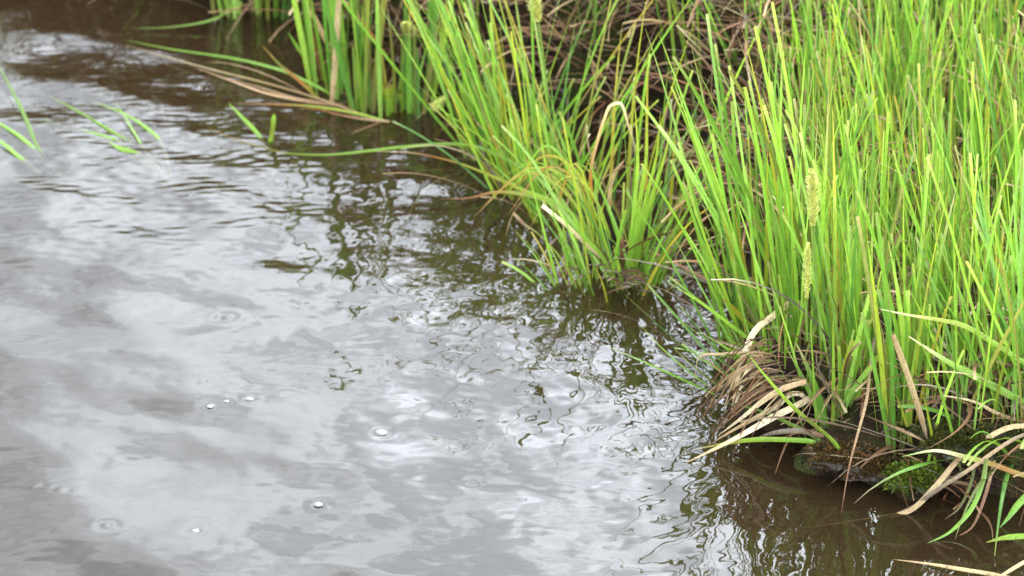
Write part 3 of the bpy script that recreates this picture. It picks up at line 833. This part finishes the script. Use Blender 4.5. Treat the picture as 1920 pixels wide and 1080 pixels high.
parts.append(green_blades(np.stack([gx, gy, height(gx, gy) - .003], -1), rng.uniform(0, 6.28, m_), np.abs(rng.normal(0, .2, m_)), rng.uniform(0, .3, m_), rng.uniform(.1, .24, m_), rng.uniform(.0014, .0026, m_), .4, .05, .15, 6))
tag(as_mass("grass", parts, M_GREEN), kind="stuff")
j = rng.integers(0, n, n // 8)
bb = b[j] + rng.normal(0, .012, (len(j), 3)) * [1, 1, 0]
bb[:, 2] = height(bb[:, 0], bb[:, 1])
parts = [dead_blades(bb, rng.uniform(0, 2 * math.pi, len(j)), np.abs(rng.normal(0, .45, len(j))), rng.uniform(0, 1.2, len(j)), rng.uniform(.06, .22, len(j)), rng.uniform(.0007, .0017, len(j)), STRAW * .9)]
tag(as_mass("dry_grass", parts, M_DEAD), kind="stuff")

# dead leaves: a mat along all the banks, thick on the back bank
x, y = scatter(40000, -1.2, 1.15, 2.2, 4.5)
s = sdist(x, y)
backbank = np.clip((3.22 + 0.35 * (x - 0.2) - y) / -0.15, 0, 1) * np.clip((0.5 - x) / 0.12, 0, 1)
pu, pv = pix(x, y, 0.06)
hollow = np.clip((1540 - pu) / 60, 0, 1) * np.clip((440 - pv) / 60, 0, 1)
prob = np.clip((s - 0.004) / 0.05, 0, 1) * (0.30 + 0.6 * np.maximum(backbank, hollow)) * (np.abs(x) < 0.16 * y + 0.15)
keep = rng.random(len(x)) < prob
x, y, s = x[keep], y[keep], s[keep]
n = len(x); print("thatch", n)
b = np.stack([x, y, height(x, y) + rng.uniform(-0.002, 0.018, n)], -1)
down = W_ - 0.9
az = np.where(rng.random(n) < 0.4, down + rng.normal(0, 0.6, n), rng.uniform(0, 2 * math.pi, n))
parts = [dead_blades(b, az, rng.uniform(0.5, 1.5, n), rng.uniform(0.0, 1.3, n), rng.uniform(0.04, 0.15, n), rng.uniform(0.0006, 0.0018, n))]
x, y = scatter(40000, -0.9, 1.0, 2.2, 4.3)
s = sdist(x, y); pu, pv = pix(x, y, 0.08)
back = np.clip((1580 - pu) / 80, 0, 1) * np.clip((460 - pv) / 60, 0, 1) * np.where(pv < 0, 1.6, 1)
ledge = np.clip((pv - 600) / 60, 0, 1) * (s < .12)
keep = (s > .003) & (np.abs(x) < 0.16 * y + 0.1) & (rng.random(len(x)) < 0.42 * back + 0.40 * ledge)
x, y, led = x[keep], y[keep], ledge[keep] > .3
n = len(x); print("long thatch", n)
b = np.stack([x, y, height(x, y) + rng.uniform(-.002, .03, n) * np.where(led, .3, 1)], -1)
az = np.where(rng.random(n) < .65, S_ + 0.5 + rng.normal(0, .7, n), rng.uniform(0, 2 * math.pi, n))
parts.append(dead_blades(b, az, rng.uniform(.6, 1.4, n), rng.uniform(.3, 1.7, n), np.where(led, rng.uniform(.02, .09, n), rng.uniform(.07, .22, n)), rng.uniform(.0006, .0019, n) * np.where(led, .7, 1), np.vstack([STRAW * [.62, .55, .45], BROWN * [1.25, 1.05, .9], BROWN * [.9, .8, .7], BROWN * [.7, .6, .5], GREY * .7])))
tag(as_mass("dead_grass", parts, M_DEAD), kind="stuff")

# ------------------------------------------------------------------ back bank tufts
kw = dict(cool=0.15, cut=0.3)
for lab, u, v, nn, a_ in (("green tuft on the strawy back bank, right above the rear of the leaning clump", 900, 60, 18, W_),
                          ("sparse tuft on top of the strawy back bank over its darkest hollow", 1110, 20, 12, E_),
                          ("dense tuft on the back bank where straw meets the green right bank", 1330, 60, 20, W_),
                          ("tuft leaning left across the straw slope beside the inlet head", 1430, 190, 20, W_),
                          ("tuft on the far bank behind the upright broad leaved clumps", 700, -20, 22, W_)):
    tuft(lab, u, v, nn, L=(0.16, 0.32), az=a_ + 0.3, az_sp=0.8, tilt=(0.05, 0.5), bend=(0, .5), rad=(0.04, 0.04), dead=6, **kw)

# ------------------------------------------------------------------ yellow flower spikes
M_FLOWER = leaf_material("sedge_flower", 0.1, 0.7, 0.3, 0.2)


def flower(label, px, z0, Y, r, stem_px=None, pal=((.60, .62, .16), (.42, .50, .10), (.68, .66, .28))):
    """a spike of overlapping scales and anthers along the path px (foot to tip)"""
    P = smooth_path([at(u, v, Y) for u, v in px], 40)
    root = empty("sedge_flower_spike", P[0], label, "flower spike", "yellow sedge flower spikes")
    org = P[0]
    if stem_px:
        S = smooth_path([at(u, v, Y) for u, v in stem_px], 16)
        V, F, Cc = strips(S[None], np.full((1, 16), .0011), np.array([[1, .3, 0]]), np.full((1, 16, 3), (.12, .2, .04)), .5)
        link("stem", mesh_from("stem", V[0] - org, F[0], M_GREEN, col=Cc[0]), root)
    n = int(120 + 40000 * r)
    t = rng.random(n)
    i = (t * 38).astype(int); c = P[i] + (P[i + 1] - P[i]) * (t * 38 - i)[:, None]
    T = P[i + 1] - P[i]; T /= np.linalg.norm(T, axis=1, keepdims=True)
    o = rng.normal(size=(n, 3)); o -= (o * T).sum(1, keepdims=True) * T; o /= np.linalg.norm(o, axis=1, keepdims=True)
    env = r * np.sqrt(np.clip(np.sin(np.clip(t, .03, .97) * math.pi) * 1.2, 0.1, 1))
    d = o * 0.8 + T * 0.6
    base = c + o * (env * 0.35)[:, None]
    q = np.linspace(0, 1, 4)[None, :, None]
    PP = base[:, None, :] + d[:, None, :] * q * (env * rng.uniform(.6, 1.1, n))[:, None, None]
    W = np.array([.5, 1, .9, .3])[None] * rng.uniform(.0003, .0006, n)[:, None]
    col = np.array(pal)[rng.integers(0, 3, n)][:, None, :] * rng.uniform(.7, 1.15, (n, 1, 1)) * np.ones((1, 4, 1))
    V, F, Cc = strips(PP, W, np.cross(T, o), col)
    me = mesh_from("spikelet", V.reshape(-1, 3) - org, F.reshape(-1, 4), M_FLOWER, col=np.ascontiguousarray(Cc).reshape(-1, 3))
    link("spikelet", me, root)
    V, F, Cc = strips(P[None], np.full((1, 40), r * .45), np.array([[1, .2, 0]]), np.full((1, 40, 3), (.40, .40, .10)), .8)
    link("core", mesh_from("core", V[0] - org, F[0], M_FLOWER, col=Cc[0]), root)


yA = bank(1520, 640)[1] - 0.03
flower("plump pale yellow flower spike standing highest in the right bank grass", [(1524, 425), (1524, 370), (1521, 318)], 0, yA - .11, .0068, [(1540, 640), (1530, 520), (1524, 425)])
flower("slimmer yellow green flower spike directly below the plump one", [(1512, 560), (1514, 505), (1515, 455)], 0, yA - .11, .0045, [(1514, 640), (1512, 600), (1512, 560)])
flower("thick yellow flower spike cut by the top edge above the leaning clump", [(1010, 42), (1003, 10), (998, -25)], 0, G(1020, 350)[1] - .04, .008, [(1040, 330), (1025, 160), (1010, 42)])
flower("small nodding flower head over the water left of the leaning clump", [(838, 180), (825, 192), (812, 206)], 0, G(820, 260)[1], .006, [(880, 290), (862, 160), (838, 180)])
flower("small yellow flower head among the upright clumps at the top", [(764, 66), (762, 54), (760, 42)], 0, G(740, 200)[1] - .03, .006, [(742, 200), (755, 120), (764, 66)])

# ------------------------------------------------------------------ moss cushions and foam at the front ledge
def moss(label, u, v, rx, ry, rz, pal, dens=2600):
    p = bank(u, v)
    root = empty("moss_cushion", p, label, "moss", "moss cushions on the ledge")
    n = int(dens * max(1, rx * ry / .0006))
    th = rng.uniform(0, 2 * math.pi, n); cz = rng.random(n) ** .7; sr = np.sqrt(1 - cz * cz)
    k = 1 + .22 * np.sin(5 * th + 1) + .15 * np.sin(9 * th)
    d = np.stack([sr * np.cos(th) * rx * k, sr * np.sin(th) * ry * k, cz * rz * (1 + .2 * np.sin(7 * th))], -1)
    base = p + d * .9 - np.array([0, 0, .004])
    nr = d / np.array([rx, ry, rz]) + rng.normal(size=(n, 3)) * .5; nr /= np.linalg.norm(nr, axis=1, keepdims=True)
    q = np.linspace(0, 1, 4)[None, :, None]
    PP = base[:, None, :] + nr[:, None, :] * q * rng.uniform(.002, .0055, n)[:, None, None]
    W = np.array([.6, 1, .8, .1])[None] * rng.uniform(.0004, .0009, n)[:, None]
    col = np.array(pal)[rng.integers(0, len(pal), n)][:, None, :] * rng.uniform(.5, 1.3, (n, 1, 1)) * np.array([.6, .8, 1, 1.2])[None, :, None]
    V, F, Cc = strips(PP, W, rng.normal(size=(n, 3)), col)
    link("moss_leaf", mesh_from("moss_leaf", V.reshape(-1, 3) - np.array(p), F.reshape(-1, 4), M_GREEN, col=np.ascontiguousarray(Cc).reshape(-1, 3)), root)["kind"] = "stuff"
    # the cushion's body
    a, b_ = np.meshgrid(np.linspace(0, 2 * math.pi, 33)[:-1], np.linspace(0, math.pi / 2, 9)); kk = 1 + .22 * np.sin(5 * a + 1) + .15 * np.sin(9 * a)
    rough_ = 1 + .10 * rng.normal(size=a.shape)
    kk = kk * rough_
    Vb = np.stack([np.sin(b_) * np.cos(a) * rx * kk, np.sin(b_) * np.sin(a) * ry * kk, np.cos(b_) * rz * .75 * rough_ - .004], -1)
    i = np.arange(9 * 32).reshape(9, 32)
    Fb = np.stack([i[:-1], i[1:], np.roll(i, -1, 1)[1:], np.roll(i, -1, 1)[:-1]], -1).reshape(-1, 4)
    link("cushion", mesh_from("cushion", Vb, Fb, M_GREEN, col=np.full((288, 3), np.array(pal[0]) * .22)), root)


# crumbs of peat and root on the bare parts of the ledges
x, y = scatter(60000, -0.7, 0.9, 2.2, 3.7)
s = sdist(x, y)
keep = (s > -0.004) & (s < 0.13) & (rng.random(len(x)) < 0.28) & (np.abs(x) < 0.16 * y + 0.05)
x, y = x[keep], y[keep]; z = height(x, y); n = len(x); print("crumbs", n)
a, b_ = np.meshgrid(np.linspace(0, 2 * math.pi, 7)[:-1], [0.001, .8, 1.5])
D = np.stack([np.sin(b_) * np.cos(a), np.sin(b_) * np.sin(a), np.cos(b_)], -1).reshape(-1, 3)
rr = .0007 + .0032 * rng.random(n) ** 3
V = (D[None] * (1 + .5 * rng.normal(size=(n, 18, 1)) * .5)) * rr[:, None, None] * rng.uniform(.5, 1.4, (n, 1, 3)) + np.stack([x, y, z], -1)[:, None, :]
i = np.arange(18).reshape(3, 6)
F0 = np.stack([i[:-1], i[1:], np.roll(i, -1, 1)[1:], np.roll(i, -1, 1)[:-1]], -1).reshape(-1, 4)
F = F0[None] + (np.arange(n) * 18)[:, None, None]
pal = np.array([[.03, .018, .010], [.06, .035, .018], [.015, .010, .007], [.05, .055, .012], [.09, .06, .035]])
cc = np.repeat(pick(pal, n)[:, None, :], 18, 1)
tag(link("peat_crumbs", mesh_from("peat_crumbs", V.reshape(-1, 3), F.reshape(-1, 4), M_DEAD, smooth=False, col=cc.reshape(-1, 3))), kind="stuff")

GRN = [(.14, .20, .02), (.22, .30, .03), (.08, .12, .015)]
OLV = [(.06, .07, .015), (.10, .10, .02), (.04, .045, .012)]
RST = [(.10, .06, .02), (.15, .09, .025), (.07, .05, .02)]
moss("bright yellow green moss cushion at the waterline of the ledge", 1712, 895, .026, .022, .016, GRN, 3200)
moss("rusty moss cushion below the cropped tuft", 1575, 850, .03, .03, .012, RST)
moss("dark olive moss cushion in the hollow right of the tall slim tuft", 1800, 815, .04, .04, .010, OLV)
moss("olive moss cushion behind the pale straw", 1470, 720, .035, .03, .008, OLV)
moss("brown moss clump between rusty cushion and bright cushion", 1640, 880, .03, .018, .014, RST)

M_BUB = plain("bubble_film", (.9, .9, .92), .05, Transmission_Weight=0.75, IOR=1.33)


def dome(p, r, k=.5, seg=12, rings=5):
    a, b_ = np.meshgrid(np.linspace(0, 2 * math.pi, seg + 1)[:-1], np.linspace(0.001, math.pi / 2, rings))
    V = np.stack([np.sin(b_) * np.cos(a) * r, np.sin(b_) * np.sin(a) * r, np.cos(b_) * r * k], -1) + p
    i = np.arange(rings * seg).reshape(rings, seg)
    F = np.stack([i[:-1], i[1:], np.roll(i, -1, 1)[1:], np.roll(i, -1, 1)[:-1]], -1).reshape(-1, 4)
    return V.reshape(-1, 3), F


BUB = [(715, 811, .0072, "largest clear bubble, floating in the bright middle of the pond"), (468, 748, .0050, "right hand bubble of the row of three on grey water"),
       (425, 752, .0034, "middle and smallest bubble of the row of three on grey water"), (394, 762, .0044, "left hand bubble of the row of three on grey water"),
       (380, 718, .0036, "faint bubble just above the row of three"), (597, 946, .0052, "bubble at the edge of the bright reflection, lower middle"),
       (115, 922, .0050, "right hand bubble of the pair near the left edge"), (68, 912, .0042, "left hand bubble of the pair near the left edge"),
       (200, 987, .0050, "bright bubble low at the left below the pair"), (218, 990, .0036, "small bubble touching the bright one low at the left"),
       (367, 996, .0050, "bubble at the bottom between the low left bubble and the reflection edge")]
for u, v, r, lab in BUB:
    p = G(u, v, .0004)
    V, F = dome(np.zeros(3), r * .8, .38)
    o = link("bubble", mesh_from("bubble", V, F, M_BUB), None, p)
    tag(o, lab, "bubble", "bubbles floating on the pond")
